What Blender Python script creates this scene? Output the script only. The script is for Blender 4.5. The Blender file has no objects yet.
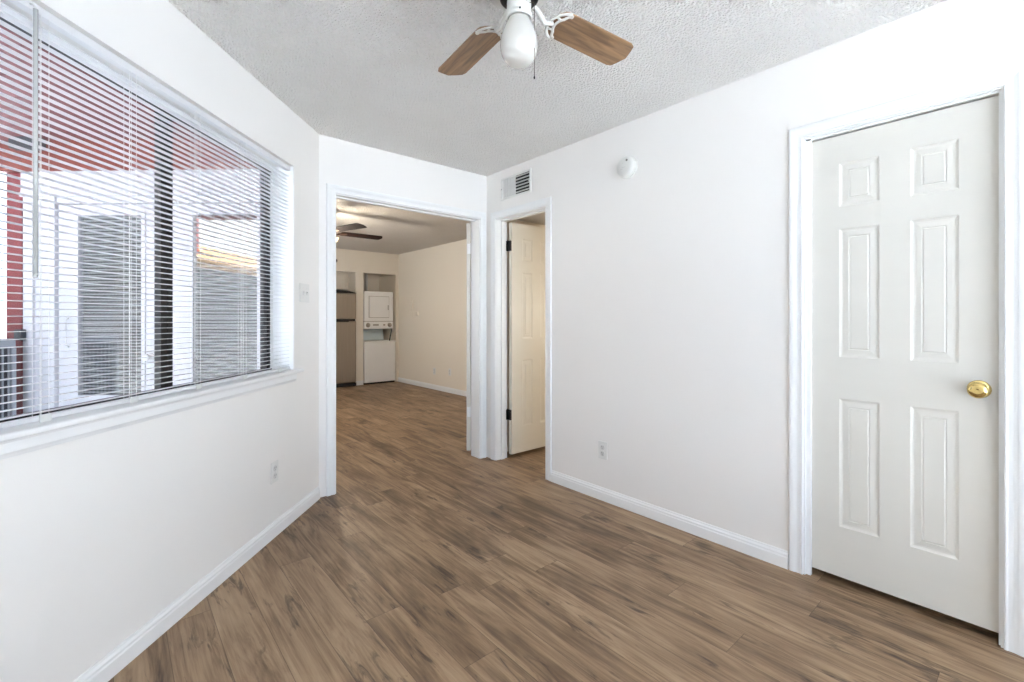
import bpy, bmesh, math, random
from mathutils import Matrix, Vector
random.seed(7)
PI = math.pi
rad = math.radians
SC = bpy.context.scene
COL = SC.collection

# ------------------------------------------------------------------ camera, sky, exposure
cam_d = bpy.data.cameras.new('camera')
cam = bpy.data.objects.new('camera', cam_d); COL.objects.link(cam)
cam.location = (0, 0, 1.2)
cam.rotation_euler = (rad(90), 0, rad(-40.7))
cam_d.sensor_width = 36.0
cam_d.lens = 463.0 / 1024.0 * 36.0
cam_d.shift_y = -22.0 / 1024.0
cam_d.clip_start = 0.02
SC.camera = cam

SC.view_settings.view_transform = 'Standard'
SC.view_settings.look = 'None'
SC.view_settings.exposure = 1.34
SC.view_settings.gamma = 1.0
SC.view_settings.use_curve_mapping = False
SC.cycles.max_bounces = 14
SC.cycles.diffuse_bounces = 9
SC.cycles.glossy_bounces = 5
SC.cycles.transmission_bounces = 8
SC.cycles.transparent_max_bounces = 12
SC.cycles.sample_clamp_indirect = 6.0
SC.cycles.caustics_reflective = False
SC.cycles.caustics_refractive = False

W = bpy.data.worlds.new('sky'); SC.world = W
W.use_nodes = True
nt = W.node_tree; nt.nodes.clear()
wo = nt.nodes.new('ShaderNodeOutputWorld'); bg = nt.nodes.new('ShaderNodeBackground')
tc = nt.nodes.new('ShaderNodeTexCoord'); nz = nt.nodes.new('ShaderNodeTexNoise')
nz.inputs['Scale'].default_value = 2.2; nz.inputs['Detail'].default_value = 6
cr = nt.nodes.new('ShaderNodeValToRGB')
cr.color_ramp.elements[0].position = 0.42; cr.color_ramp.elements[0].color = (0.54, 0.72, 1.0, 1)
cr.color_ramp.elements[1].position = 0.60; cr.color_ramp.elements[1].color = (0.97, 0.985, 1.0, 1)
nt.links.new(tc.outputs['Generated'], nz.inputs['Vector'])
nt.links.new(nz.outputs['Fac'], cr.inputs['Fac'])
nt.links.new(cr.outputs['Color'], bg.inputs['Color'])
bg.inputs['Strength'].default_value = 1.95
nt.links.new(bg.outputs['Background'], wo.inputs['Surface'])

sun_d = bpy.data.lights.new('sun', 'SUN'); sun_d.energy = 25.0; sun_d.angle = rad(1.0); sun_d.color = (1.0, .985, .965)
sun = bpy.data.objects.new('sun', sun_d); COL.objects.link(sun)
sun.rotation_euler = Vector((-.46, -.46, -1.0)).to_track_quat('-Z', 'Y').to_euler()

def lamp(name, loc, power, color, radius):
    d = bpy.data.lights.new(name, 'POINT'); d.energy = power; d.color = color; d.shadow_soft_size = radius
    o = bpy.data.objects.new(name, d); o.location = loc; COL.objects.link(o)
    return o


# ------------------------------------------------------------------ materials
def s2l(c):
    return tuple(((v / 255.0) / 12.92 if v / 255.0 <= 0.04045 else ((v / 255.0 + 0.055) / 1.055) ** 2.4) for v in c) + (1.0,)


def mat(name, rgb, rough=0.5, metal=0.0, bump=None, var=None, spec=None, coat=0.0):
    """bump = (scale, strength, distance); var = (scale, amount, (sx,sy,sz))"""
    m = bpy.data.materials.new(name); m.use_nodes = True
    n = m.node_tree.nodes; l = m.node_tree.links
    p = n['Principled BSDF']
    p.inputs['Base Color'].default_value = s2l(rgb)
    p.inputs['Roughness'].default_value = rough
    p.inputs['Metallic'].default_value = metal
    if spec is not None: p.inputs['Specular IOR Level'].default_value = spec
    if coat: p.inputs['Coat Weight'].default_value = coat
    t = n.new('ShaderNodeTexCoord')
    if bump:
        z = n.new('ShaderNodeTexNoise'); z.inputs['Scale'].default_value = bump[0]; z.inputs['Detail'].default_value = 3
        b = n.new('ShaderNodeBump'); b.inputs['Strength'].default_value = bump[1]; b.inputs['Distance'].default_value = bump[2]
        l.new(t.outputs['Object'], z.inputs['Vector']); l.new(z.outputs['Fac'], b.inputs['Height'])
        l.new(b.outputs['Normal'], p.inputs['Normal'])
    sc, am, st = var if var else (3.0, 0.02, (1, 1, 1))
    mp = n.new('ShaderNodeMapping'); mp.inputs['Scale'].default_value = st
    z = n.new('ShaderNodeTexNoise'); z.inputs['Scale'].default_value = sc; z.inputs['Detail'].default_value = 5
    r = n.new('ShaderNodeValToRGB')
    c = s2l(rgb)
    r.color_ramp.elements[0].position = 0.3; r.color_ramp.elements[1].position = 0.7
    r.color_ramp.elements[0].color = tuple(v * (1 - am) for v in c[:3]) + (1,)
    r.color_ramp.elements[1].color = tuple(min(1, v * (1 + am)) for v in c[:3]) + (1,)
    l.new(t.outputs['Object'], mp.inputs['Vector']); l.new(mp.outputs['Vector'], z.inputs['Vector'])
    l.new(z.outputs['Fac'], r.inputs['Fac']); l.new(r.outputs['Color'], p.inputs['Base Color'])
    return m


def floor_material():
    m = bpy.data.materials.new('vinyl_plank_floor'); m.use_nodes = True
    n = m.node_tree.nodes; l = m.node_tree.links
    p = n['Principled BSDF']

    def math_(op, a, b=None, c=None):
        q = n.new('ShaderNodeMath'); q.operation = op
        for i, v in enumerate((a, b, c)):
            if v is None: continue
            if isinstance(v, (int, float)): q.inputs[i].default_value = v
            else: l.new(v, q.inputs[i])
        return q.outputs[0]

    def comb(x, y, z):
        q = n.new('ShaderNodeCombineXYZ')
        for i, v in enumerate((x, y, z)):
            if isinstance(v, (int, float)): q.inputs[i].default_value = v
            else: l.new(v, q.inputs[i])
        return q.outputs[0]
    t = n.new('ShaderNodeTexCoord'); sx = n.new('ShaderNodeSeparateXYZ'); l.new(t.outputs['Object'], sx.inputs[0])
    X, Y = sx.outputs[0], sx.outputs[1]
    PW, PL = 0.152, 1.22
    u = math_('DIVIDE', X, PW); row = math_('FLOOR', u)
    wn = n.new('ShaderNodeTexWhiteNoise'); wn.noise_dimensions = '1D'; l.new(row, wn.inputs['W'])
    v = math_('ADD', math_('DIVIDE', Y, PL), wn.outputs['Value']); idx = math_('FLOOR', v)
    wn2 = n.new('ShaderNodeTexWhiteNoise'); wn2.noise_dimensions = '2D'; l.new(comb(row, idx, 0.0), wn2.inputs['Vector'])
    rnd = wn2.outputs['Value']
    fu = math_('FRACT', u); fv = math_('FRACT', v)
    eu = math_('MULTIPLY', math_('MINIMUM', fu, math_('SUBTRACT', 1.0, fu)), PW)
    ev = math_('MULTIPLY', math_('MINIMUM', fv, math_('SUBTRACT', 1.0, fv)), PL)
    edge = math_('MINIMUM', eu, ev)
    seam = math_('LESS_THAN', edge, 0.0011)

    def noise(vec, scale, detail, rough=0.55, dist=0.0):
        q = n.new('ShaderNodeTexNoise'); q.inputs['Scale'].default_value = scale; q.inputs['Detail'].default_value = detail
        q.inputs['Roughness'].default_value = rough; q.inputs['Distortion'].default_value = dist
        l.new(vec, q.inputs['Vector']); return q.outputs['Fac']
    off = math_('MULTIPLY', rnd, 40.0)
    # long grain
    g1 = noise(comb(math_('MULTIPLY', X, 15.0), math_('ADD', math_('MULTIPLY', Y, 1.3), off), off), 1.0, 7, 0.62, 1.4)
    g2 = noise(comb(math_('MULTIPLY', X, 110.0), math_('ADD', math_('MULTIPLY', Y, 4.0), off), off), 1.0, 5, 0.6, 0.4)
    g3 = noise(comb(math_('MULTIPLY', X, 5.0), math_('ADD', math_('MULTIPLY', Y, 2.2), off), off), 1.0, 3, 0.5, 0.6)
    km = noise(comb(math_('MULTIPLY', X, 5.0), math_('ADD', math_('MULTIPLY', Y, 2.6), math_('MULTIPLY', off, 1.7)), off), 1.0, 2, 0.5, 0.3)
    kn = noise(comb(math_('MULTIPLY', X, 30.0), math_('ADD', math_('MULTIPLY', Y, 5.0), off), off), 1.0, 5, 0.62, 1.2)
    kn = math_('ADD', kn, math_('MULTIPLY', math_('SUBTRACT', km, 0.5), 0.75))
    val = math_('ADD', math_('MULTIPLY', g1, 0.50), math_('MULTIPLY', g2, 0.20))
    val = math_('ADD', val, math_('MULTIPLY', g3, 0.30))
    val = math_('ADD', val, math_('MULTIPLY', math_('SUBTRACT', rnd, 0.5), 0.065))
    r = n.new('ShaderNodeValToRGB'); e = r.color_ramp.elements
    e[0].position = 0.32; e[0].color = s2l((68, 51, 37))
    e[1].position = 0.70; e[1].color = s2l((182, 156, 126))
    k = e.new(0.44); k.color = s2l((116, 92, 69))
    k = e.new(0.54); k.color = s2l((149, 123, 96))
    l.new(val, r.inputs['Fac'])
    kr = n.new('ShaderNodeValToRGB'); kr.color_ramp.elements[0].position = 0.60; kr.color_ramp.elements[1].position = 0.76
    kr.color_ramp.elements[0].color = (0, 0, 0, 1); kr.color_ramp.elements[1].color = (0.72, 0.72, 0.72, 1)
    l.new(kn, kr.inputs['Fac'])
    mx = n.new('ShaderNodeMix'); mx.data_type = 'RGBA'
    l.new(kr.outputs['Color'], mx.inputs[0]); l.new(r.outputs['Color'], mx.inputs[6]); mx.inputs[7].default_value = s2l((52, 38, 28))
    mx2 = n.new('ShaderNodeMix'); mx2.data_type = 'RGBA'
    l.new(math_('MULTIPLY', seam, 0.55), mx2.inputs[0]); l.new(mx.outputs[2], mx2.inputs[6]); mx2.inputs[7].default_value = s2l((50, 37, 28))
    l.new(mx2.outputs[2], p.inputs['Base Color'])
    p.inputs['Roughness'].default_value = 0.46
    p.inputs['Specular IOR Level'].default_value = 0.36
    b = n.new('ShaderNodeBump'); b.inputs['Strength'].default_value = 0.16; b.inputs['Distance'].default_value = 0.002
    l.new(math_('SUBTRACT', math_('ADD', math_('MULTIPLY', g2, 0.5), math_('MULTIPLY', g1, 0.5)), seam), b.inputs['Height'])
    l.new(b.outputs['Normal'], p.inputs['Normal'])
    return m


def ceiling_material(name, rgb):
    m = mat(name, rgb, 0.9, var=(4, 0.015, (1, 1, 1)))
    n = m.node_tree.nodes; l = m.node_tree.links; p = n['Principled BSDF']
    t = n.new('ShaderNodeTexCoord')
    a = n.new('ShaderNodeTexVoronoi'); a.inputs['Scale'].default_value = 95; a.inputs['Randomness'].default_value = 1
    z = n.new('ShaderNodeTexNoise'); z.inputs['Scale'].default_value = 120; z.inputs['Detail'].default_value = 3
    l.new(t.outputs['Object'], a.inputs['Vector']); l.new(t.outputs['Object'], z.inputs['Vector'])
    s = n.new('ShaderNodeMath'); s.operation = 'SUBTRACT'; l.new(z.outputs['Fac'], s.inputs[0]); l.new(a.outputs['Distance'], s.inputs[1])
    b = n.new('ShaderNodeBump'); b.inputs['Strength'].default_value = 1.0; b.inputs['Distance'].default_value = 0.014
    l.new(s.outputs[0], b.inputs['Height']); l.new(b.outputs['Normal'], p.inputs['Normal'])
    return m


def wood_material(name, dark, light, along=0):
    m = mat(name, light, 0.42)
    n = m.node_tree.nodes; l = m.node_tree.links; p = n['Principled BSDF']
    t = n.new('ShaderNodeTexCoord'); mp = n.new('ShaderNodeMapping'); sc = [38, 38, 38]; sc[along] = 3.2
    mp.inputs['Scale'].default_value = sc
    z = n.new('ShaderNodeTexNoise'); z.inputs['Scale'].default_value = 1.0; z.inputs['Detail'].default_value = 7; z.inputs['Distortion'].default_value = 0.9
    r = n.new('ShaderNodeValToRGB'); r.color_ramp.elements[0].position = 0.32; r.color_ramp.elements[1].position = 0.68
    r.color_ramp.elements[0].color = s2l(dark); r.color_ramp.elements[1].color = s2l(light)
    l.new(t.outputs['Object'], mp.inputs[0]); l.new(mp.outputs[0], z.inputs['Vector']); l.new(z.outputs['Fac'], r.inputs['Fac'])
    l.new(r.outputs['Color'], p.inputs['Base Color'])
    return m


def glass_material(name, tint, refl):
    m = bpy.data.materials.new(name); m.use_nodes = True
    n = m.node_tree.nodes; l = m.node_tree.links; n.remove(n['Principled BSDF'])
    o = n['Material Output']; a = n.new('ShaderNodeBsdfTransparent'); g = n.new('ShaderNodeBsdfGlossy'); x = n.new('ShaderNodeMixShader')
    a.inputs['Color'].default_value = tint; g.inputs['Roughness'].default_value = 0.01; g.inputs['Color'].default_value = (1, 1, 1, 1)
    f = n.new('ShaderNodeFresnel'); f.inputs['IOR'].default_value = 1.45
    q = n.new('ShaderNodeMath'); q.operation = 'ADD'; q.use_clamp = True; q.inputs[1].default_value = refl
    ge = n.new('ShaderNodeNewGeometry'); k1 = n.new('ShaderNodeMath'); k1.operation = 'SUBTRACT'; k1.inputs[0].default_value = 1.0
    k2 = n.new('ShaderNodeMath'); k2.operation = 'MULTIPLY'
    l.new(ge.outputs['Backfacing'], k1.inputs[1]); l.new(f.outputs[0], q.inputs[0]); l.new(q.outputs[0], k2.inputs[0]); l.new(k1.outputs[0], k2.inputs[1]); l.new(k2.outputs[0], x.inputs[0]); l.new(a.outputs[0], x.inputs[1]); l.new(g.outputs[0], x.inputs[2])
    l.new(x.outputs[0], o.inputs['Surface'])
    return m


def slat_material():
    """thin white vinyl that lets a little daylight through"""
    m = mat('white_vinyl_slat', (238, 238, 238), 0.4)
    n = m.node_tree.nodes; l = m.node_tree.links; p = n['Principled BSDF']; o = n['Material Output']
    t = n.new('ShaderNodeBsdfTranslucent'); t.inputs['Color'].default_value = (0.85, 0.86, 0.88, 1)
    x = n.new('ShaderNodeMixShader'); x.inputs[0].default_value = 0.34
    l.new(p.outputs[0], x.inputs[1]); l.new(t.outputs[0], x.inputs[2]); l.new(x.outputs[0], o.inputs['Surface'])
    return m


M = {
    'wall': mat('wall_paint', (234, 232, 229), 0.62, bump=(160, 0.05, 0.002), var=(1.5, 0.008, (1, 1, 1)), spec=0.3),
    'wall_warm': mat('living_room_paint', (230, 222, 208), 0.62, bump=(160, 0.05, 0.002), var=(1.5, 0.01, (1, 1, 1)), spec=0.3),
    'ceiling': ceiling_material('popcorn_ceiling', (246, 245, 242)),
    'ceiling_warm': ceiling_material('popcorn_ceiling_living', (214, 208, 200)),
    'trim': mat('white_gloss_trim', (232, 233, 233), 0.4, var=(2, 0.01, (1, 1, 1))),
    'door': mat('painted_door', (214, 211, 203), 0.4, bump=(60, 0.03, 0.001), var=(2, 0.012, (1, 1, 6))),
    'door_cream': mat('cream_painted_door', (222, 217, 204), 0.42, bump=(60, 0.03, 0.001), var=(2, 0.012, (1, 1, 6))),
    'floor': floor_material(),
    'brass': mat('polished_brass', (226, 200, 132), 0.10, 1.0),
    'black': mat('black_metal', (18, 17, 17), 0.4, 0.3),
    'bronze': mat('dark_bronze_aluminium', (24, 22, 21), 0.4, 0.2),
    'plastic': mat('white_plastic', (222, 222, 219), 0.35),
    'plastic_grey': mat('pale_grey_plastic', (208, 208, 206), 0.3),
    'dark': mat('painted_shade', (30, 29, 28), 0.8),
    'slot': mat('socket_slot', (128, 126, 122), 0.6),
    'slat': slat_material(),
    'recess_lit': mat('sky_lit_recess_white', (246, 247, 248), 0.5),  # extra white stands for sky light on the window return
    'wand': mat('clear_grey_plastic', (186, 188, 186), 0.18, spec=0.7),
    'cord': mat('white_cord', (235, 235, 232), 0.7),
    'fan_white': mat('white_enamel', (216, 215, 210), 0.3),
    'globe': mat('opal_glass', (200, 198, 192), 0.12, coat=0.6),
    'oak': wood_material('weathered_oak_blade', (98, 73, 50), (166, 131, 95), 0),
    'oak_dark': wood_material('dark_oak_blade', (84, 64, 42), (116, 91, 62), 0),
    'walnut': wood_material('dark_walnut_blade', (20, 11, 9), (32, 19, 15), 0),
    'chain': mat('antique_chain', (96, 84, 66), 0.35, 0.8),
    'bronze_fan': mat('oil_rubbed_bronze', (74, 54, 42), 0.35, 0.6),
    'steel': mat('brushed_steel', (158, 145, 130), 0.38, 0.45, var=(2, 0.1, (80, 80, 1))),
    'fridge_gap': mat('fridge_gasket', (26, 22, 20), 0.6),
    'appliance': mat('white_appliance_enamel', (236, 236, 234), 0.28),
    'app_blue': mat('pale_blue_panel', (214, 226, 228), 0.4),
    'app_line': mat('appliance_seam', (168, 162, 152), 0.5),
    'siding': mat('white_painted_siding', (196, 196, 200), 0.5),
    'red': mat('red_boards_sunlit', (116, 55, 44), 0.6, var=(3, 0.12, (1, 9, 9))),  # orange tint stands for sunlight on the eave beam
    'red_soffit': mat('red_stained_soffit', (106, 50, 50), 0.65, var=(3, 0.12, (9, 1, 9))),
    'red_post': mat('red_painted_post', (116, 46, 48), 0.55),
    'concrete': mat('patio_concrete', (208, 214, 222), 0.85, bump=(40, 0.2, 0.004), var=(6, 0.06, (1, 1, 1))),
    'grey_slat': mat('grey_door_blind', (236, 232, 224), 0.5),
    'ac_grey': mat('grey_steel_cabinet', (150, 153, 158), 0.5, 0.2),
    'ac_dark': mat('dark_coil_guard', (52, 54, 62), 0.5, 0.3),
    'box_dark': mat('dark_grey_box', (58, 62, 66), 0.5),
    'stucco_grey': mat('grey_stucco', (92, 90, 87), 0.9, bump=(30, 0.3, 0.01), var=(4, 0.08, (1, 1, 1))),
    'roof_tan': mat('tan_shingle', (146, 118, 88), 0.9, bump=(20, 0.5, 0.02), var=(8, 0.15, (1, 1, 1))),
    'red_wall': mat('neighbour_red_siding', (196, 96, 92), 0.7),
    'glass': glass_material('window_glass', (0.97, 0.98, 0.98, 1), 0.0),
    'mirror_glass': glass_material('reflective_door_glass', (0.80, 0.82, 0.84, 1), 0.24),
}


M['walnut'].node_tree.nodes['Principled BSDF'].inputs['Roughness'].default_value = .9
M['walnut'].node_tree.nodes['Principled BSDF'].inputs['Specular IOR Level'].default_value = .08

# ------------------------------------------------------------------ mesh builder
class MB:
    def __init__(self, T=None):
        self.bm = bmesh.new(); self.T = T or Matrix()

    def _merge(self, b):
        tmp = bpy.data.meshes.new('t'); b.to_mesh(tmp); b.free(); self.bm.from_mesh(tmp); bpy.data.meshes.remove(tmp)

    def box(self, x0, x1, y0, y1, z0, z1, bev=0.0, seg=2, T=None):
        b = bmesh.new()
        bmesh.ops.create_cube(b, size=1.0)
        for v in b.verts:
            v.co = Vector((x0 + (v.co.x + .5) * (x1 - x0), y0 + (v.co.y + .5) * (y1 - y0), z0 + (v.co.z + .5) * (z1 - z0)))
        if bev: bmesh.ops.bevel(b, geom=list(b.edges), offset=bev, segments=seg, affect='EDGES', profile=0.5)
        b.transform(self.T @ (T or Matrix())); self._merge(b); return self

    def prism(self, pts, z0, z1, T=None, bev=0.0):
        b = bmesh.new()
        lo = [b.verts.new((p[0], p[1], z0)) for p in pts]; hi = [b.verts.new((p[0], p[1], z1)) for p in pts]
        b.faces.new(list(reversed(lo))); b.faces.new(hi)
        n = len(pts)
        for i in range(n): b.faces.new((lo[i], lo[(i + 1) % n], hi[(i + 1) % n], hi[i]))
        bmesh.ops.recalc_face_normals(b, faces=b.faces)
        if bev: bmesh.ops.bevel(b, geom=[e for e in b.edges if abs(e.verts[0].co.z - e.verts[1].co.z) < 1e-6], offset=bev, segments=2, affect='EDGES', profile=.5)
        b.transform(self.T @ (T or Matrix())); self._merge(b); return self

    def lathe(self, prof, n=32, T=None, cap=True):
        """prof = [(r, z)...] turned round local z"""
        b = bmesh.new(); rings = []
        for r, z in prof:
            rings.append([b.verts.new((max(r, 1e-5) * math.cos(2 * PI * i / n), max(r, 1e-5) * math.sin(2 * PI * i / n), z)) for i in range(n)])
        for a, c in zip(rings, rings[1:]):
            for i in range(n): b.faces.new((a[i], a[(i + 1) % n], c[(i + 1) % n], c[i]))
        if cap: b.faces.new(list(reversed(rings[0]))); b.faces.new(rings[-1])
        bmesh.ops.recalc_face_normals(b, faces=b.faces)
        for f in b.faces: f.smooth = len(f.verts) == 4
        b.transform(self.T @ (T or Matrix())); self._merge(b); return self

    def tube(self, pts, r, n=8, T=None, flat=1.0):
        pts = [Vector(p) for p in pts]; b = bmesh.new(); rings = []
        up = Vector((0, 0, 1))
        for i, p in enumerate(pts):
            d = (pts[min(i + 1, len(pts) - 1)] - pts[max(i - 1, 0)]).normalized()
            a = d.cross(up)
            if a.length < 1e-4: a = d.cross(Vector((1, 0, 0)))
            a.normalize(); c = a.cross(d).normalized()
            rr = r[i] if isinstance(r, (list, tuple)) else r
            rings.append([b.verts.new(p + a * rr * math.cos(2 * PI * k / n) + c * rr * flat * math.sin(2 * PI * k / n)) for k in range(n)])
        for a, c in zip(rings, rings[1:]):
            for i in range(n): b.faces.new((a[i], a[(i + 1) % n], c[(i + 1) % n], c[i]))
        b.faces.new(list(reversed(rings[0]))); b.faces.new(rings[-1])
        bmesh.ops.recalc_face_normals(b, faces=b.faces)
        for f in b.faces: f.smooth = len(f.verts) == 4
        b.transform(self.T @ (T or Matrix())); self._merge(b); return self

    def sweep(self, prof, x0, x1, T=None):
        """prof = [(y, z)...] closed outline drawn along local x"""
        b = bmesh.new()
        A = [b.verts.new((x0, y, z)) for y, z in prof]; B = [b.verts.new((x1, y, z)) for y, z in prof]
        n = len(prof)
        for i in range(n): b.faces.new((A[i], A[(i + 1) % n], B[(i + 1) % n], B[i]))
        b.faces.new(A); b.faces.new(list(reversed(B)))
        bmesh.ops.recalc_face_normals(b, faces=b.faces)
        b.transform(self.T @ (T or Matrix())); self._merge(b); return self

    def casing(self, x0, x1, zt, prof, zb=0.0, T=None):
        """mitred frame round an opening x0..x1, top zt; prof = [(u outward, v off the wall)...]; wall plane y=0, room side +y"""
        b = bmesh.new(); rows = []
        for u, v in prof:
            rows.append([b.verts.new(c) for c in ((x0 - u, v, zb), (x0 - u, v, zt + u), (x1 + u, v, zt + u), (x1 + u, v, zb))])
        n = len(rows)
        for i in range(n):
            a, c = rows[i], rows[(i + 1) % n]
            for k in range(3): b.faces.new((a[k], a[k + 1], c[k + 1], c[k]))
        b.faces.new([r[0] for r in rows]); b.faces.new([r[3] for r in reversed(rows)])
        bmesh.ops.recalc_face_normals(b, faces=b.faces)
        b.transform(self.T @ (T or Matrix())); self._merge(b); return self

    def build(self, name, m, parent=None):
        me = bpy.data.meshes.new(name); self.bm.to_mesh(me); self.bm.free()
        me.materials.append(m)
        o = bpy.data.objects.new(name, me); COL.objects.link(o)
        if parent is not None: o.parent = parent
        return o


def tag(o, label, cat, group=None, kind=None):
    o['label'] = label; o['category'] = cat
    if group: o['group'] = group
    if kind: o['kind'] = kind
    return o


def thing(name, label, cat, T=None, group=None, kind=None):
    o = bpy.data.objects.new(name, None); COL.objects.link(o); o.empty_display_size = 0.1
    if T is not None: o.matrix_world = T
    return tag(o, label, cat, group, kind)


def copy_thing(src, T, label):
    r = src.copy(); COL.objects.link(r); r.matrix_world = T; r['label'] = label
    for ch in list(src.children):
        c = ch.copy(); COL.objects.link(c); c.parent = r
        for g in list(ch.children):
            d = g.copy(); COL.objects.link(d); d.parent = c
    return r


def tr(x, y, z): return Matrix.Translation((x, y, z))
def rot(a, ax): return Matrix.Rotation(a, 4, ax)
def frame(ox, oy, ax, ay, bx, by):
    """local x -> (ax,ay), local y -> (bx,by), z up"""
    return Matrix(((ax, bx, 0, ox), (ay, by, 0, oy), (0, 0, 1, 0), (0, 0, 0, 1)))


# frames: local x runs along the wall, local y points into the room
LA = rad(42.7)
CX, CY = 1.043, 3.2
L = frame(CX, CY, -math.sin(LA), -math.cos(LA), math.cos(LA), -math.sin(LA))          # left window wall; x = towards camera
FAR = frame(0, 3.2, 1, 0, 0, -1)                                                       # far wall (mirrored handedness is fine for meshes)
RX = 2.46
RW = frame(RX, 0, 0, 1, -1, 0)                                                         # right wall; x = world Y
LR = frame(4.15, 0, 0, 1, -1, 0)                                                       # living room right wall
def lpt(s, off): p = L @ Vector((s, off, 0)); return (p.x, p.y)
H = 2.44

# ------------------------------------------------------------------ the shell
E0 = lpt(3.3, -0.05)
f = MB().prism([(-1.25, -1.68), (2.52, -1.68), (2.52, -0.2), (4.6, -0.2), (4.6, 3.26), (4.25, 3.26), (4.25, 9.0), (-.55, 9.0), (-.55, 5.75), (-.46, 5.64), (.93, 4.22), (.97, 3.25), E0, (-1.25, .6)], -0.06, 0.0).build('floor', M['floor'])
tag(f, 'brown wood look plank floor running through the rooms', 'floor', kind='structure')
c = MB().prism([(-1.3, -1.7), (2.56, -1.7), (2.56, 3.26), (1.0, 3.26), lpt(3.35, -0.1), (-1.3, .6)], H, H + .08).build('ceiling', M['ceiling'])
tag(c, 'white popcorn textured ceiling over the empty front room', 'ceiling', kind='structure')
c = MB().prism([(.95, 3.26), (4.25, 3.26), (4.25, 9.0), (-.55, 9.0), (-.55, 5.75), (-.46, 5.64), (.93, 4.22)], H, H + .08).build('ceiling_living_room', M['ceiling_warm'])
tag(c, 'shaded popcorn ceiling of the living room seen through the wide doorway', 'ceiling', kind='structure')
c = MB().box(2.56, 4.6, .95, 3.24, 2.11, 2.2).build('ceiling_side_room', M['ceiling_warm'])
tag(c, 'low ceiling of the small side room above the open cream door', 'ceiling', kind='structure')

# left wall with the window opening
WS0, WS1, WZ0, WZ1 = 0.328, 1.995, 0.888, 2.115
w = MB(L)
w.box(-.09, WS0, -.17, 0, 0, H); w.box(WS1, 3.38, -.17, 0, 0, H); w.box(WS0, WS1, -.17, 0, 0, WZ0); w.box(WS0, WS1, -.17, 0, WZ1, H)
tag(w.build('wall_left', M['wall']), 'angled white wall holding the window with blinds', 'wall', kind='structure')
# left wall behind the camera, and rear wall with an opening added for daylight
ex = lpt(3.3, 0)
w = MB(); x0, x1 = ex[0] - .14, ex[0]
w.box(x0, x1, -1.68, ex[1] + .03, 0, H)
tag(w.build('wall_side', M['wall']), 'plain white side wall behind the camera', 'wall', kind='structure')
w = MB()
w.box(x0, -1.0, -1.82, -1.68, 0, H); w.box(2.3, 2.6, -1.82, -1.68, 0, H); w.box(-1.0, 2.3, -1.82, -1.68, 0, .06); w.box(-1.0, 2.3, -1.82, -1.68, 2.34, H)
tag(w.build('wall_back', M['wall']), 'white wall behind the camera with a wide glazed opening added for daylight', 'wall', kind='structure')

# far wall with the wide doorway
OX0, OX1, OZ = 1.158, 2.382, 2.055
w = MB()
w.box(1.0, OX0 - .012, 3.2, 3.32, 0, H); w.box(OX1 + .012, 2.46, 3.2, 3.32, 0, H); w.box(OX0 - .012, OX1 + .012, 3.2, 3.32, OZ + .012, H)
tag(w.build('wall_far', M['wall']), 'short white far wall around the wide doorway', 'wall', kind='structure')
# right wall with the side doorway and the closet doorway
D2a, D2b, D3a, D3b, DZ = 2.474, 3.064, .118, .75, 2.042
w = MB()
for a, b in ((-1.68, D3a - .012), (D3b + .012, D2a - .012), (D2b + .012, 3.32)): w.box(RX, RX + .12, a, b, 0, H)
for a, b in ((D3a - .012, D3b + .012), (D2a - .012, D2b + .012)): w.box(RX, RX + .12, a, b, DZ + .012, H)
tag(w.build('wall_right', M['wall']), 'long plain white right wall with the closet door', 'wall', kind='structure')

# side room and closet shell
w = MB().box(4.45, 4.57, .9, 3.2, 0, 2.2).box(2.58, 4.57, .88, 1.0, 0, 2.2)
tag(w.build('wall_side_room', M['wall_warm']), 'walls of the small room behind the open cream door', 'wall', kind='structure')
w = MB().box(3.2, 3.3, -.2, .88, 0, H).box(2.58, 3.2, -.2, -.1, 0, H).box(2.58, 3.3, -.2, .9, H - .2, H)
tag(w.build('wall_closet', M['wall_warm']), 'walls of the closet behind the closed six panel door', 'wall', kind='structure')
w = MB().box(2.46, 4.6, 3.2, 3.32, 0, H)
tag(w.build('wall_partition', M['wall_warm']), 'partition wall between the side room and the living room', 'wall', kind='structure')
# living room
w = MB().box(4.15, 4.27, 3.32, 9.0, 0, H)
tag(w.build('wall_living_right', M['wall_warm']), 'plain cream wall on the right of the living room', 'wall', kind='structure')
w = MB()
w.box(-.6, 4.15, 8.17, 8.29, 2.045, H)
tag(w.build('wall_living_far', M['wall_warm']), 'upper part of the living room back wall above the two alcoves', 'wall', kind='structure')
tag(MB().box(3.308, 3.45, 8.17, 8.9, 0, 2.045).build('wall_pier', M['wall_warm']), 'narrow cream pier between the refrigerator and the stacked laundry', 'wall', kind='structure')
tag(MB().box(4.09, 4.15, 8.17, 8.9, 0, 2.045).build('wall_sliver', M['wall_warm']), 'thin wall edge right of the laundry alcove', 'wall', kind='structure')
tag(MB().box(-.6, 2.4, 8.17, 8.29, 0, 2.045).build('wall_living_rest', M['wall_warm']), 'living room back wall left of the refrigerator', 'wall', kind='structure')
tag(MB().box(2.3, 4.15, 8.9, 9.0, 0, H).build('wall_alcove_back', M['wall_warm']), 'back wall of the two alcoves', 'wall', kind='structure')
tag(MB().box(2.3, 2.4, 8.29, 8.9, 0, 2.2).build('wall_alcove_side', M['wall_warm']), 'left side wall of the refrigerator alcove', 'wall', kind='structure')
tag(MB().box(2.4, 4.15, 8.29, 8.9, 2.2, 2.3).build('ceiling_alcove', M['wall_warm']), 'underside over the two alcoves', 'ceiling', kind='structure')
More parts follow.
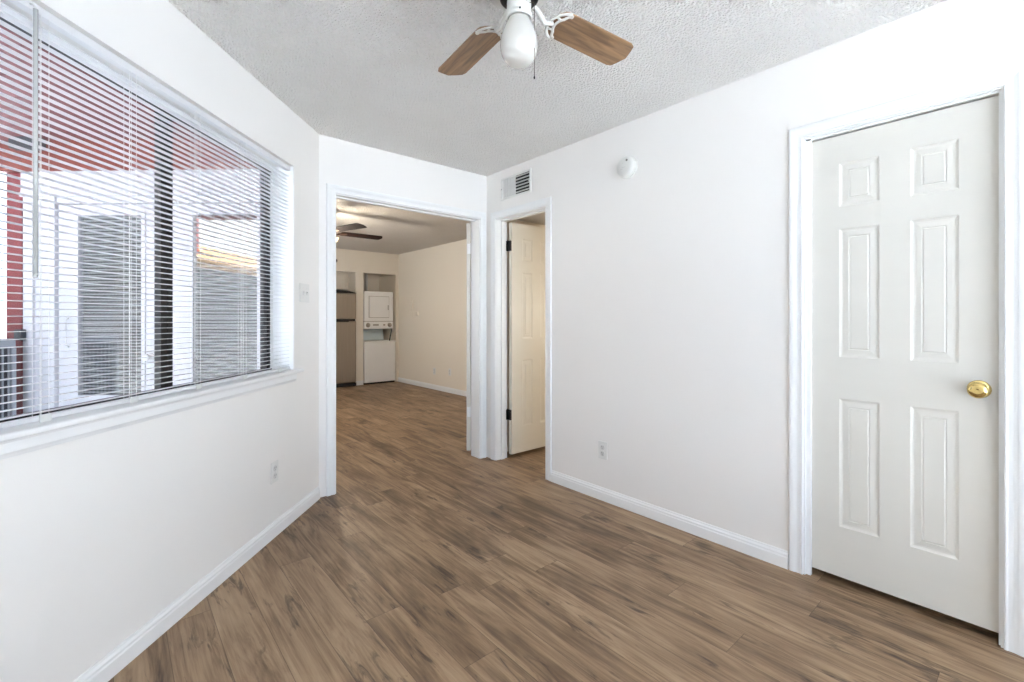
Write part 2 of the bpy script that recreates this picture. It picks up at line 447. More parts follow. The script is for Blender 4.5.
w = MB().prism([(1.05, 3.32), (1.04, 4.24), (.92, 4.2), (.86, 3.12), (.98, 3.2)], 0, H).box(-.62, -.5, 5.72, 6.0, 0, H).box(-.62, -.5, 8.8, 9.0, 0, H).box(-.62, -.5, 6.0, 8.8, 0, .1).box(-.62, -.5, 6.0, 8.8, 2.38, H)
tag(w.build('wall_living_left', M['wall_warm']), 'walls on the left of the living room', 'wall', kind='structure')

# ------------------------------------------------------------------ trim
CAS = [(0, 0), (0, .008), (.003, .010), (.008, .010), (.011, .0080), (.024, .0080), (.033, .0100), (.038, .0120), (.045, .013), (.054, .013), (.058, .011), (.058, 0)]
t = MB(FAR).casing(OX0 - .008, OX1 + .008, OZ + .006, CAS)
t.box(OX0 - .013, OX0, -.12, 0.001, 0, OZ); t.box(OX1, OX1 + .013, -.12, 0.001, 0, OZ); t.box(OX0 - .013, OX1 + .013, -.12, 0.001, OZ, OZ + .013)
t.box(OX0, OX1, -.075, -.045, OZ - .010, OZ)
tag(t.build('trim_1', M['trim']), 'white moulded casing around the wide living room doorway', 'door casing', kind='structure')
t = MB(RW).casing(D2a - .008, D2b + .008, DZ + .006, CAS)
t.box(D2a - .013, D2a, -.12, 0.001, 0, DZ); t.box(D2b, D2b + .013, -.12, 0.001, 0, DZ); t.box(D2a - .013, D2b + .013, -.12, 0.001, DZ, DZ + .013)
t.box(D2b - .010, D2b, -.085, -.05, 0, DZ); t.box(D2a, D2a + .010, -.085, -.05, 0, DZ); t.box(D2a, D2b, -.085, -.05, DZ - .01, DZ)
tag(t.build('trim_2', M['trim']), 'white moulded casing around the narrow doorway with the open cream door', 'door casing', kind='structure')
t = MB(RW).casing(D3a - .008, D3b + .008, DZ + .006, CAS)
t.box(D3a - .013, D3a, -.12, 0.001, 0, DZ); t.box(D3b, D3b + .013, -.12, 0.001, 0, DZ); t.box(D3a - .013, D3b + .013, -.12, 0.001, DZ, DZ + .013)
t.box(D3b - .019, D3b, -.029, -.012, 0, DZ); t.box(D3a, D3a + .006, -.029, -.012, 0, DZ); t.box(D3a, D3b, -.029, -.012, DZ - .007, DZ)
tag(t.build('trim_3', M['trim']), 'white moulded casing around the closed closet door', 'door casing', kind='structure')

BASE = [(0, 0), (.014, 0), (.014, .052), (.011, .058), (.011, .066), (.006, .074), (.004, .082), (0, .082)]
b = MB(L).sweep(BASE, .012, 3.3)
tag(b.build('baseboard_left', M['trim']), 'white baseboard along the window wall', 'baseboard', kind='structure')
b = MB(RW).sweep(BASE, D3b + .07, D2a - .07).sweep(BASE, -1.66, D3a - .07)
tag(b.build('baseboard_right', M['trim']), 'white baseboard along the long right wall', 'baseboard', kind='structure')
b = MB(LR).sweep(BASE, 3.33, 8.17)
b.box(3.31, 3.448, -.02, .012, 0, .08, T=LR.inverted() @ frame(0, 8.17, 1, 0, 0, -1))
tag(b.build('baseboard_living', M['trim']), 'white baseboard along the living room wall', 'baseboard', kind='structure')


# ------------------------------------------------------------------ six panel doors
def six_panel(w, h, t, xs=None):
    """door slab, local x 0..w (hinge at 0), y 0..t, z 0..h"""
    b = bmesh.new()
    st, mid = .168 * w, .17 * w
    pw = (w - 2 * st - mid) / 2
    xs = xs or [0, st, st + pw, st + pw + mid, w - st, w]
    k = h / 2.0
    zs = [0, .228 * k, .808 * k, .996 * k, 1.575 * k, 1.676 * k, 1.872 * k, h]
    for side in (0, 1):
        y0 = 0.0 if side == 0 else t
        inn = 1 if side == 0 else -1
        def V(x, d, z): return b.verts.new((x, y0 + inn * d, z))
        for i in range(5):
            for j in range(7):
                a0, a1, c0, c1 = xs[i], xs[i + 1], zs[j], zs[j + 1]
                if i in (1, 3) and j in (1, 3, 5):
                    rings = []
                    for ins, d in ((0, 0), (.004, .0022), (.010, .0042), (.017, .0044), (.034, .0026), (.0375, .0042), (.0415, .0018)):
                        rings.append([V(a0 + ins, d, c0 + ins), V(a1 - ins, d, c0 + ins), V(a1 - ins, d, c1 - ins), V(a0 + ins, d, c1 - ins)])
                    for A, B in zip(rings, rings[1:]):
                        for q in range(4): b.faces.new((A[q], A[(q + 1) % 4], B[(q + 1) % 4], B[q]))
                    b.faces.new(rings[-1])
                else:
                    b.faces.new((V(a0, 0, c0), V(a1, 0, c0), V(a1, 0, c1), V(a0, 0, c1)))
    for quad in (((0, 0, 0), (0, t, 0), (0, t, h), (0, 0, h)), ((w, 0, 0), (w, t, 0), (w, t, h), (w, 0, h)), ((0, 0, 0), (w, 0, 0), (w, t, 0), (0, t, 0)), ((0, 0, h), (w, 0, h), (w, t, h), (0, t, h))):
        b.faces.new([b.verts.new(v) for v in quad])
    bmesh.ops.remove_doubles(b, verts=b.verts, dist=1e-5)
    bmesh.ops.recalc_face_normals(b, faces=b.faces)
    m = MB(); m.bm.free(); m.bm = b
    return m


def knob_profile(): return [(.033, 0), (.034, .003), (.031, .007), (.020, .010), (.0115, .013), (.0105, .028), (.016, .033), (.0255, .040), (.0295, .049), (.0290, .056), (.0235, .062), (.014, .0655), (.006, .0645), (0, .064)]


def hinge(m, x, y, z, ax=(1, 0), sz=.089):
    m.tube([(x, y, z - sz / 2), (x, y, z + sz / 2)], .0075, 10)
    m.lathe([(0, 0), (.0055, .001), (.004, .006), (0, .007)], 10, T=tr(x, y, z + sz / 2))


# closed closet door: local x along wall towards +Y from the knob side
dr = thing('door_1', 'closed white six panel closet door with a brass knob', 'door', frame(RX + .03, D3b - .003, 0, -1, 1, 0) @ tr(0, 0, .034), kind='structure')
o = six_panel(D3b - D3a - .006, 1.996, .035, [0, .124, .269, .371, .515, .626]).build('door_slab', M['door'], dr)
k = MB().lathe(knob_profile(), 32, T=tr(.571, 0, .900) @ rot(PI / 2, 'X')).build('door_knob', M['brass'], dr); k['label'] = 'round brass knob'
MB().box(.622, .627, .004, .03, .88, .95).build('latch_plate', M['brass'], dr)

# open cream door of the side room (hinged on the far jamb, swung square into that room)
dr = thing('door_2', 'open cream six panel door with black hinges in the narrow doorway', 'door', frame(2.596, 3.022, 1, 0, 0, 1) @ tr(0, 0, .034), kind='structure')
six_panel(.585, 1.998, .035, [0, .124, .245, .345, .470, .585]).build('door_slab', M['door_cream'], dr)
for z in (.34, 1.797):
    m = MB(); hinge(m, -.010, .040, z)
    m.box(-.0135, -.001, .0, .034, z - .044, z + .044); m.box(-.028, -.009, .040, .055, z - .044, z + .044)
    q = m.build('hinge', M['black'], dr); q['label'] = 'black butt hinge'
k = MB().lathe(knob_profile(), 24, T=tr(.525, 0, .91) @ rot(PI / 2, 'X')).build('door_knob', M['brass'], dr)

# leaf of the double door, swung back behind the right jamb of the wide doorway
a = rad(41)
dr = thing('door_3', 'white door leaf folded back behind the right jamb, seen edge on', 'door', frame(2.360, 3.358, math.sin(a), math.cos(a), math.cos(a), -math.sin(a)) @ tr(0, 0, .04), kind='structure')
six_panel(.60, 2.005, .035).build('door_slab', M['door'], dr)
for z in (.34, 1.78):
    m = MB(); hinge(m, -.004, .039, z); m.box(-.002, .001, .006, .036, z - .044, z + .044)
    m.build('hinge', M['trim'], dr)

# ------------------------------------------------------------------ window_1 on the left wall
wn = thing('window_1', 'sliding window with dark bronze frame behind the white blinds', 'window', L, kind='structure')
FO0, FO1 = -.162, -.118
fr = MB()
fr.box(WS0 + .030, WS0 + .048, FO0, FO1 - .012, WZ0, 2.085); fr.box(WS0 + .062, WS0 + .092, FO0 + .008, FO1 - .012, WZ0, 2.085)
fr.box(WS0 + .046, WS0 + .064, FO0 + .014, FO1 - .024, WZ0, 2.085)
fr.box(WS1 - .04, WS1, FO0, FO1, WZ0, WZ1)
fr.build('side_frame', M['bronze'], wn)
q = MB().box(WS0, WS0 + .03, FO0, FO1 - .008, WZ0, WZ1).build('side_liner', M['trim'], wn); q['label'] = 'white inner side frame'
q = MB().box(WS0, WS0 + .003, FO1 - .008, -.006, .898, WZ1).build('lit_return', M['recess_lit'], wn); q['label'] = 'return of the window recess, extra white to stand for sky light'  # added board that carries the sky light in its colour
MB().box(WS0 + .03, WS1 - .03, FO0, FO1, 2.072, 2.084).build('head_track', M['bronze'], wn)
q = MB().box(WS0 + .03, WS1 - .03, FO0, FO1, 2.084, WZ1).build('head_frame', M['trim'], wn); q['label'] = 'white upper window frame'
MB().box(WS0 + .03, WS1 - .03, FO0, FO1, WZ0, .907).build('sill_track', M['bronze'], wn)
MB().box(1.118, 1.142, FO0 + .004, FO1 - .008, .9, 2.078).box(1.150, 1.184, FO0 + .01, FO1 - .006, .9, 2.078).box(1.140, 1.152, FO0 + .016, FO1 - .016, .9, 2.078).build('meeting_stile', M['bronze'], wn)
MB().box(WS0 + .08, 1.13, -.143, -.139, .9, 2.08).build('pane', M['glass'], wn)
MB().box(1.19, WS1 - .03, -.151, -.147, .9, 2.08).build('pane', M['glass'], wn)
q = MB().box(.272, 2.06, -.118, .036, .878, .898, bev=.006).build('window_sill', M['trim'], wn); q['label'] = 'white painted window stool'
MB().sweep([(0, .826), (.006, .826), (.009, .834), (.013, .842), (.013, .868), (.017, .878), (0, .878)], .322, 2.01).build('apron', M['trim'], wn)
# unseen windows added to let in daylight: frames and panes only
wn2 = thing('added_window_rear', 'unseen wide glazed opening added behind the camera to let in daylight', 'window', tr(0, 0, 0), kind='structure')
MB().box(-1.0, -.95, -1.79, -1.72, .06, 2.34).box(2.25, 2.3, -1.79, -1.72, .06, 2.34).box(-1.0, 2.3, -1.79, -1.72, 2.29, 2.34).box(-1.0, 2.3, -1.79, -1.72, .06, .11).box(.62, .68, -1.79, -1.72, .1, 2.3).build('window_frame', M['trim'], wn2)
MB().box(-.96, .63, -1.757, -1.753, .1, 2.3).build('pane', M['glass'], wn2)
MB().box(.67, 2.26, -1.757, -1.753, .1, 2.3).build('pane', M['glass'], wn2)
wn3 = thing('added_window_living', 'unseen tall window added on the left of the living room for daylight', 'window', tr(0, 0, 0), kind='structure')  # unseen opening added to bring daylight into the living room
MB().box(-.58, -.54, 6.0, 6.05, .1, 2.38).box(-.58, -.54, 8.75, 8.8, .1, 2.38).box(-.58, -.54, 7.37, 7.43, .1, 2.38).box(-.58, -.54, 6.0, 8.8, .1, .15).box(-.58, -.54, 6.0, 8.8, 2.33, 2.38).build('window_frame', M['trim'], wn3)
MB().box(-.562, -.558, 6.03, 8.77, .12, 2.36).build('pane', M['glass'], wn3)

# ------------------------------------------------------------------ the mini blind
bl = thing('window_blind', 'white horizontal mini blind hung inside the window recess', 'blind', L @ tr(0, -.032, 0))
B0, B1 = WS0 + .006, WS1 - .006
MB().box(B0, B1, -.014, .014, 2.086, 2.112, bev=.003).build('headrail', M['slat'], bl)
MB().box(B0, B1, -.0125, .0125, .902, .916, bev=.004).build('bottom_rail', M['slat'], bl)
NS, PT = 53, .02165
prof = []
for i in range(7):
    y = -.0112 + .0224 * i / 6; prof.append((y, .0018 * (1 - (y / .0112) ** 2) + y * .03))
slat_prof = prof + [(y, z - .0007) for y, z in reversed(prof)]
s0 = MB().sweep(slat_prof, B0 + .002, B1 - .002)
first = s0.build('slat', M['slat'], bl)
first.location.z = .926
for i in range(1, NS):
    s = first.copy(); COL.objects.link(s); s.parent = bl
    s.location.z = .926 + PT * i
LAD = [.455, .782, 1.107, 1.437, 1.744]
for s in LAD:
    m = MB()
    for d in (-.011, .011): m.tube([(s + d, .0135, .905), (s + d, .0135, 2.09)], .0007, 5).tube([(s + d, -.0135, .905), (s + d, -.0135, 2.09)], .0007, 5)
    m.tube([(s + .002, 0.0, .905), (s + .002, 0.0, 2.09)], .0007, 5)
    m.build('ladder_cord', M['cord'], bl)
for s in LAD:
    m = MB().box(s - .017, s + .017, .0135, .0165, .898, .919, bev=.001)
    m.tube([(s - .02, .015, .918), (s - .008, .019, .908), (s + .006, .018, .914), (s + .02, .016, .903)], .001, 5)
    m.build('cord_clip', M['plastic'], bl)
wd = MB().tube([(1.785, .030, 2.085), (1.785, .030, 1.327)], .0055, 6).tube([(1.785, .030, 1.327), (1.785, .030, 1.318)], [.0062, .004], 8)
wd = wd.build('tilt_wand', M['wand'], bl); wd['label'] = 'clear grey tilt wand'
MB().tube([(1.785, .013, 2.10), (1.785, .022, 2.10), (1.785, .030, 2.088), (1.785, .030, 2.075)], .003, 6).build('wand_hook', M['plastic'], wd)


# ------------------------------------------------------------------ wall plates
def duplex(T, label, group):
    o = thing('wall_outlet', label, 'outlet', T, group)
    MB().box(-.036, .036, 0, .006, -.058, .058, bev=.0025).build('cover_plate', M['plastic'], o)
    for z in (-.0205, .0205):
        p = MB().lathe([(.0168, 0), (.0168, .0075), (.015, .0085), (0, .0086)], 20, T=tr(0, 0, z) @ rot(-PI / 2, 'X')).build('receptacle', M['plastic_grey'], o)
        MB().box(-.0078, -.0052, .0080, .0092, z - .001, z + .009).box(.0052, .0078, .0080, .0092, z - .001, z + .009).box(-.002, .002, .0080, .0092, z - .010, z - .006).build('slots', M['slot'], p)
    MB().lathe([(.0032, 0), (.003, .0075), (0, .0078)], 10, T=rot(-PI / 2, 'X')).build('screw', M['plastic_grey'], o)
    return o


out = duplex(L @ tr(.548, 0, .355), 'white duplex outlet low on the left wall under the window', 'wall outlets')
copy_thing(out, RW @ tr(1.934, 0, .331), 'white duplex outlet low on the long right wall near the baseboard')
copy_thing(out, LR @ tr(6.853, 0, .31), 'pale outlet low on the living room wall nearer the laundry alcove')
copy_thing(out, LR @ tr(6.373, 0, .335), 'pale outlet low on the living room wall close to the doorway edge')
sw = thing('light_switch', 'white double toggle switch plate between the window and the wide doorway', 'light switch', L @ tr(.205, 0, 1.363))
MB().box(-.060, .060, 0, .006, -.058, .058, bev=.0025).build('cover_plate', M['plastic'], sw)
for x in (-.023, .023):
    g = MB().box(x - .006, x + .006, .003, .0075, -.0125, .0125).build('toggle', M['plastic_grey'], sw)
    MB().box(x - .004, x + .004, .006, .018, .000, .009, bev=.001).build('toggle_lever', M['plastic'], g)
    for z in (-.030, .030): MB().lathe([(.003, 0), (.003, .007), (0, .0075)], 8, T=tr(x, 0, z) @ rot(-PI / 2, 'X')).build('screw', M['plastic_grey'], sw)

# smoke detector
sd = thing('smoke_detector', 'round white smoke detector high on the right wall', 'smoke detector', RW @ tr(1.738, 0, 2.156) @ rot(-PI / 2, 'X'))
MB().lathe([(.072, 0), (.072, .010), (.068, .012), (0, .012)], 40).build('base_plate', M['plastic'], sd)
MB().lathe([(.066, .011), (.0665, .024), (.060, .034), (.046, .038), (.030, .039), (0, .039)], 40).build('housing', M['plastic'], sd)
MB().lathe([(.007, .036), (.007, .041), (0, .0415)], 14, T=tr(-.018, -.034, 0)).build('test_button', M['slot'], sd)
for x_, y_, w_ in ((.012, -.022, .004), (.006, .006, .014), (.022, .016, .008)):
    MB().box(-w_, w_, -.002, .002, .038, .0400, T=tr(x_, y_, 0)).build('vent_slot', M['plastic_grey'], sd)

# air register over the narrow doorway
vt = thing('air_vent', 'white wall air register above the narrow doorway, half of it open louvres', 'vent', RW @ tr(2.81, 0, 2.279))
VW, VH = .165, .075
m = MB()
m.box(-VW - .018, VW + .018, 0, .008, VH, VH + .016, bev=.002).box(-VW - .018, VW + .018, 0, .008, -VH - .016, -VH, bev=.002)
m.box(-VW - .018, -VW, 0, .008, -VH, VH, bev=.002).box(VW, VW + .018, 0, .008, -VH, VH, bev=.002)
m.build('frame', M['plastic'], vt)
MB().box(-VW, VW, .0002, .0015, -VH, VH).build('duct_shade', M['dark'], vt)  # flat dark plate standing for the shade behind the louvres
m = MB().box(.0, VW, .002, .0065, -VH, VH, bev=.001)
for i in range(5): m.box(.018 + i * .032, .022 + i * .032, .006, .009, -VH + .006, VH - .006)
m.build('closed_damper', M['plastic_grey'], vt)
for i in range(6):
    z = -VH + .013 + i * .0252
    MB().box(-VW, .0, .003, .0045, -.011, .011, T=tr(0, .002, z) @ rot(rad(38), 'X')).build('louvre', M['plastic_grey'], vt)
for x in (-VW - .010, VW + .010): MB().lathe([(.005, 0), (.005, .009), (0, .011)], 10, T=tr(x, 0, 0) @ rot(-PI / 2, 'X')).build('screw', M['slot'], vt)
MB().box(-VW + .004, -VW - .014, .008, .016, -.004, .004).build('damper_lever', M['plastic_grey'], vt)

# ------------------------------------------------------------------ white ceiling fan
sA, cA = math.sin(rad(40.7)), math.cos(rad(40.7))
def dr_(d, r): return (sA * d + cA * r, cA * d - sA * r)      # metres ahead and to the right of where the photographer stood
FX, FY = dr_(1.576, .024)
FA = rad(-40.7)        # forward direction turned from +Y
fan = thing('ceiling_fan', 'white ceiling fan with wooden blades and opal globe in the front room', 'ceiling fan', tr(FX, FY, 0))
ZB = 2.270
MB().lathe([(0, H), (.085, H), (.088, H - .02), (.112, H - .035), (.122, H - .06), (.122, H - .10), (.112, H - .125), (.09, H - .132), (0, H - .132)], 40).build('motor_housing', M['fan_white'], fan)
MB().lathe([(0, 2.309), (.062, 2.309), (.066, 2.303), (.066, 2.288), (.060, 2.282), (0, 2.282)], 40).build('rotor', M['black'], fan)
sh = MB().lathe([(0, 2.284), (.040, 2.284), (.0415, 2.276), (.0415, 2.240), (.040, 2.236), (0, 2.236)], 32).build('switch_housing', M['fan_white'], fan)
for a in (.55, 2.65, 4.75): MB().lathe([(.0042, 0), (.0042, .004), (0, .006)], 10, T=tr(0, 0, 2.264) @ rot(a + FA, 'Z') @ tr(0, -.041, 0) @ rot(PI / 2, 'X')).build('screw', M['chain'], sh)
ft = MB().lathe([(.036, 2.238), (.0435, 2.236), (.0455, 2.230), (.0450, 2.222), (.041, 2.219), (.036, 2.224)], 32).build('globe_fitter', M['fan_white'], fan)
for a in (.05, 2.15, 4.25): MB().lathe([(.0032, 0), (.0032, .004), (0, .0055)], 8, T=tr(0, 0, 2.229) @ rot(a + FA, 'Z') @ tr(0, -.045, 0) @ rot(PI / 2, 'X')).build('thumb_screw', M['black'], ft)
G0 = 2.060
gp = [(0, 0), (.014, .0010), (.027, .0052), (.039, .0135), (.0485, .0255), (.0555, .041), (.0598, .059), (.0612, .077), (.0600, .096), (.0568, .115), (.0520, .133), (.0465, .149), (.0415, .160), (.0385, .168), (.037, .174), (0, .175)]
MB().lathe([(r * 1.06, z * .90 + G0) for r, z in gp], 48).build('glass_globe', M['globe'], fan)
pc = Vector((0.046, -.030, 0)); pc.rotate(Matrix.Rotation(FA, 3, 'Z'))
q = MB().tube([(pc.x * .72, pc.y * .72, 2.262), (pc.x * 1.02, pc.y * 1.02, 2.258), (pc.x * 1.1, pc.y * 1.1, 2.245), (pc.x * 1.1, pc.y * 1.1, 2.010)], .0011, 6).build('pull_chain', M['chain'], fan)
MB().lathe([(0, 0), (.0022, .001), (.0028, .006), (.0018, .011), (0, .012)], 10, T=tr(pc.x * 1.1, pc.y * 1.1, 1.999)).build('chain_fob', M['black'], q)


def blade_outline(r0, r1, w0, w1, n=8, rc=.03):
    pts = []
    for i in range(n + 1):      # rounded root
        a = -PI / 2 - PI * i / n
        pts.append((r0 + .035 + .035 * math.cos(a), w0 / 2 * -math.sin(a) * -1))
    pts = [(x, y) for x, y in pts]
    pts = sorted(pts, key=lambda p: p[1])
    out = [(x, y) for x, y in pts]                       # bottom (-y) to top (+y) along root
    out += [(r1 - rc, w1 / 2), (r1 - rc * .35, w1 / 2 - rc * .25), (r1 - rc * .02, w1 / 2 - rc), (r1 + .012, 0), (r1 - rc * .02, -w1 / 2 + rc), (r1 - rc * .35, -w1 / 2 + rc * .25), (r1 - rc, -w1 / 2)]
    return out


def fan_blade(parent, ang, r0, r1, w0, w1, z, pitch, wood, iron_m, arm_from, iron=True):
    T = rot(ang, 'Z') @ tr(0, 0, z) @ rot(pitch, 'X')
    b = MB().prism(blade_outline(r0, r1, w0, w1), -.003, .003, bev=.0012).build('blade', wood, parent)
    b.matrix_local = T
    m = MB()
    if iron:
        # ornate crescent under the blade root: outer arc, scalloped inner arc and ribs with open pockets between
        R1, cx = w0 * .52, r0 + .056
        outer = [(cx - R1 * math.cos(a), R1 * 1.0 * math.sin(a), -.007) for a in [rad(-78 + 156 * i / 14) for i in range(15)]]
        inner = []
        for i in range(25):
            a = rad(-78 + 156 * i / 24); rr = R1 * (.62 + .09 * abs(math.sin(a * 2.3 + PI / 2))); inner.append((cx + .006 - rr * math.cos(a), rr * math.sin(a) * 1.30, -.007))
        m.tube(outer, .0062, 8, flat=.5); m.tube(inner, .0060, 8, flat=.5)
        for d in (-76, -27, 27, 76):
            a = rad(d); m.tube([(cx - R1 * math.cos(a), R1 * math.sin(a), -.007), (cx + .006 - R1 * .66 * math.cos(a), R1 * .80 * math.sin(a), -.007)], .0050, 8, flat=.55)
        x_in = cx - R1
    else:
        m.prism([(r0 - .02, -.02), (r0 + .06, -.035), (r0 + .09, 0), (r0 + .06, .035), (r0 - .02, .02)], -.008, -.003); x_in = r0 - .01
    m.build('blade_iron', iron_m, b)
    a = MB(T.inverted() @ rot(ang, 'Z'))
    x0, z0 = arm_from; xm = (x0 + x_in) / 2
    a.tube([(x0 - .012, 0, z0), (x0 + .004, 0, z0 - .004), (xm - .008, 0, (z0 + z) / 2 - .012), (xm + .008, 0, z - .020), (x_in - .004, 0, z - .014), (x_in + .010, 0, z - .008)], [.010, .010, .0085, .0075, .008, .009], 10)
    a.build('iron_arm', iron_m, b)
    return b


for az in (-33.8, 54.0, 145.0, 235.0):      # clockwise from the view direction
    ang = PI / 2 + FA - rad(az)
    fan_blade(fan, ang, .146, .534, .123, .134, ZB, rad(-10), M['oak'], M['fan_white'], (.072, 2.288))

# ------------------------------------------------------------------ living room: dark fan
f2x, f2y = dr_(5.26, -2.13)
fan2 = thing('ceiling_fan', 'dark bladed ceiling fan in the living room, partly hidden by the doorway edge', 'ceiling fan', tr(f2x, f2y, 0))
MB().lathe([(0, H), (.07, H), (.065, H - .05), (.02, H - .07), (.014, H - .08), (.014, 2.30), (.05, 2.295), (.10, 2.28), (.115, 2.25), (.10, 2.215), (.06, 2.20), (0, 2.20)], 28).build('motor_housing', M['bronze_fan'], fan2)
MB().lathe([(0, 2.2), (.055, 2.2), (.05, 2.15), (.04, 2.13), (0, 2.13)], 24).build('switch_housing', M['bronze_fan'], fan2)
for k in range(5):
    fan_blade(fan2, PI / 2 + FA - rad(46 + 6 + 72 * k), .17, .67, .12, .14, 2.19, rad(-10), M['walnut'], M['bronze_fan'], (.07, 2.215), iron=False)
em = mat('lit_glass_shade', (255, 226, 170), 0.4); p_ = em.node_tree.nodes['Principled BSDF']
p_.inputs['Emission Color'].default_value = (1, .82, .5, 1); p_.inputs['Emission Strength'].default_value = 0.9
for k in range(3):
    a = PI / 2 + FA - rad(75 + 120 * k)
    T = rot(a, 'Z') @ tr(.05, 0, 2.14) @ rot(rad(125), 'Y')
    s = MB(T).lathe([(.018, 0), (.022, .02), (.035, .05), (.05, .09), (.047, .09), (.03, .05), (.016, .02)], 20, cap=False).build('lamp_shade', em, fan2)
lamp('living_room_fan_light', (f2x, f2y, 1.98), 25, (1.0, .90, .76), .10)
lamp('side_room_light', (3.7, 2.1, 1.30), 9, (1.0, .94, .83), .12)

# ------------------------------------------------------------------ fridge
fg = thing('refrigerator', 'brown grey stainless top freezer refrigerator in the left alcove', 'refrigerator', tr(2.93, 8.06, 0))
MB().box(-.36, .345, .06, .78, .03, 1.68, bev=.008).build('cabinet', M['steel'], fg)
d = MB().box(-.36, .345, -.005, .055, .075, 1.165, bev=.018, seg=3).build('lower_door', M['steel'], fg)
MB().box(-.33, .19, -.045, -.003, 1.175, 1.196, bev=.006).box(-.345, .20, -.03, -.003, 1.148, 1.162, bev=.004).build('handle', M['fridge_gap'], d)
d = MB().box(-.36, .345, -.005, .055, 1.198, 1.655, bev=.018, seg=3).build('freezer_door', M['steel'], fg)
q = MB().box(-.36, .345, .0, .07, .012, .068).build('toe_grille', M['fridge_gap'], fg)
MB().box(-.345, .335, .02, .06, 1.165, 1.198).build('gasket', M['fridge_gap'], fg)
pr = [(-.36, 1.655), (.345, 1.655), (.345, 1.664), (.22, 1.690), (.05, 1.704), (-.36, 1.712)]
MB(Matrix(((1, 0, 0, 0), (0, 0, 1, 0), (0, 1, 0, 0), (0, 0, 0, 1)))).prism(pr, -.003, .7).build('top_cover', M['fridge_gap'], fg)
# cabinet above it
cb = thing('wall_cabinet', 'cream overhead cabinet above the refrigerator', 'cabinet', tr(2.86, 8.5, 1.745))
MB().box(-.46, .446, .02, .39, 0, .44).build('cabinet_body', M['wall_warm'], cb)
for x0, x1 in ((-.455, -.005), (.005, .44)):
    m = MB()
    m.box(x0, x1, 0, .018, .0, .05, bev=.002).box(x0, x1, 0, .018, .25, .30, bev=.002).box(x0, x0 + .05, 0, .018, .05, .25, bev=.002).box(x1 - .05, x1, 0, .018, .05, .25, bev=.002).box(x0 + .04, x1 - .04, .006, .014, .04, .26)
    m.build('cabinet_door', M['wall_warm'], cb)
sp = thing('sprinkler_head', 'tiny dark sprinkler head on the wall above the refrigerator', 'sprinkler', frame(2.945, 8.17, 1, 0, 0, -1) @ tr(0, 0, 2.225) @ rot(-PI / 2, 'X'))
MB().lathe([(.035, 0), (.033, .006), (.012, .010), (.010, .03), (.018, .034), (.018, .038), (0, .038)], 16).build('escutcheon', M['bronze_fan'], sp)

# ------------------------------------------------------------------ stacked laundry centre
ld = thing('laundry_center', 'white stacked washer and dryer in the right alcove', 'washer dryer', tr(3.765, 8.145, 0))
MB().box(-.305, .310, .0, .70, .03, .765, bev=.008).build('washer_body', M['appliance'], ld)
MB().box(-.262, .275, -.006, .004, .07, .735, bev=.003).build('front_panel', M['appliance'], ld)
MB().box(-.31, .322, -.012, .71, .765, .79, bev=.008).build('washer_top', M['appliance'], ld)
MB().box(-.29, .30, .02, .6, .0, .03).build('base', M['fridge_gap'], ld)
q = MB().box(-.29, .24, .40, .70, .79, 1.0).build('back_panel', M['app_blue'], ld); q['label'] = 'pale blue recessed panel between washer and dryer'
lidT = tr(0, .36, .795) @ rot(rad(-12), 'X')
MB(lidT).box(-.26, .235, -.02, .0, 0, .21, bev=.006).build('washer_lid', M['app_blue'], ld)
MB().tube([(.20, .03, .79), (.265, .08, .98), (.275, .12, 1.03)], .011, 8).build('support_arm', M['fridge_gap'], ld)
MB().box(-.305, .262, .0, .70, 1.16, 1.712, bev=.008).build('dryer_body', M['appliance'], ld)
q = MB().box(-.215, .17, -.014, .0, 1.23, 1.615, bev=.006).build('dryer_door', M['appliance'], ld)
MB().box(-.222, .177, -.003, .001, 1.223, 1.622).build('door_seam', M['app_line'], q)
MB().box(.145, .16, -.02, -.012, 1.37, 1.46, bev=.003).build('door_pull', M['app_line'], q)
cp = MB().box(-.305, .262, .0, .70, 1.02, 1.152, bev=.006).build('control_panel', M['appliance'], ld)
MB().box(-.305, .262, .004, .69, 1.150, 1.162).build('seam', M['app_line'], ld)
for x in (-.235, .19):
    MB().lathe([(.042, 0), (.042, .004), (.030, .006), (.026, .024), (0, .025)], 20, T=tr(x, 0, 1.088) @ rot(PI / 2, 'X')).build('dial', M['app_line'], cp)
MB().box(-.14, -.03, -.003, .001, 1.075, 1.105).build('display', M['app_line'], cp)
MB().box(.06, .10, -.003, .001, 1.075, 1.105).build('start_button', M['app_line'], cp)
# supply box / pipe seen over the dryer
pp = MB().tube([(3.80, 8.86, 1.75), (3.80, 8.86, 2.2)], .03, 12).build('vent_pipe', M['plastic_grey'])
tag(pp, 'pale vertical pipe on the alcove wall above the dryer', 'pipe')

# faint fixtures on the living room wall
th = thing('wall_box', 'small square cream box on the living room wall beside the slim upright fixture', 'wall fixture', LR @ tr(7.45, 0, 1.30))
MB().box(-.06, .06, 0, .008, -.045, .045, bev=.002).build('base_plate', M['wall_warm'], th)
MB().box(-.05, .05, .008, .028, -.036, .036, bev=.004).build('housing', M['wall_warm'], th)
wp = thing('wall_fixture', 'slim upright cream fixture on the living room wall near the laundry', 'wall fixture', LR @ tr(7.62, 0, 1.36))
MB().box(-.06, .06, 0, .012, -.12, -.02, bev=.003).build('base_plate', M['wall_warm'], wp)
MB().box(-.025, .025, .0, .026, -.02, .17, bev=.006).build('upright_housing', M['wall_warm'], wp)

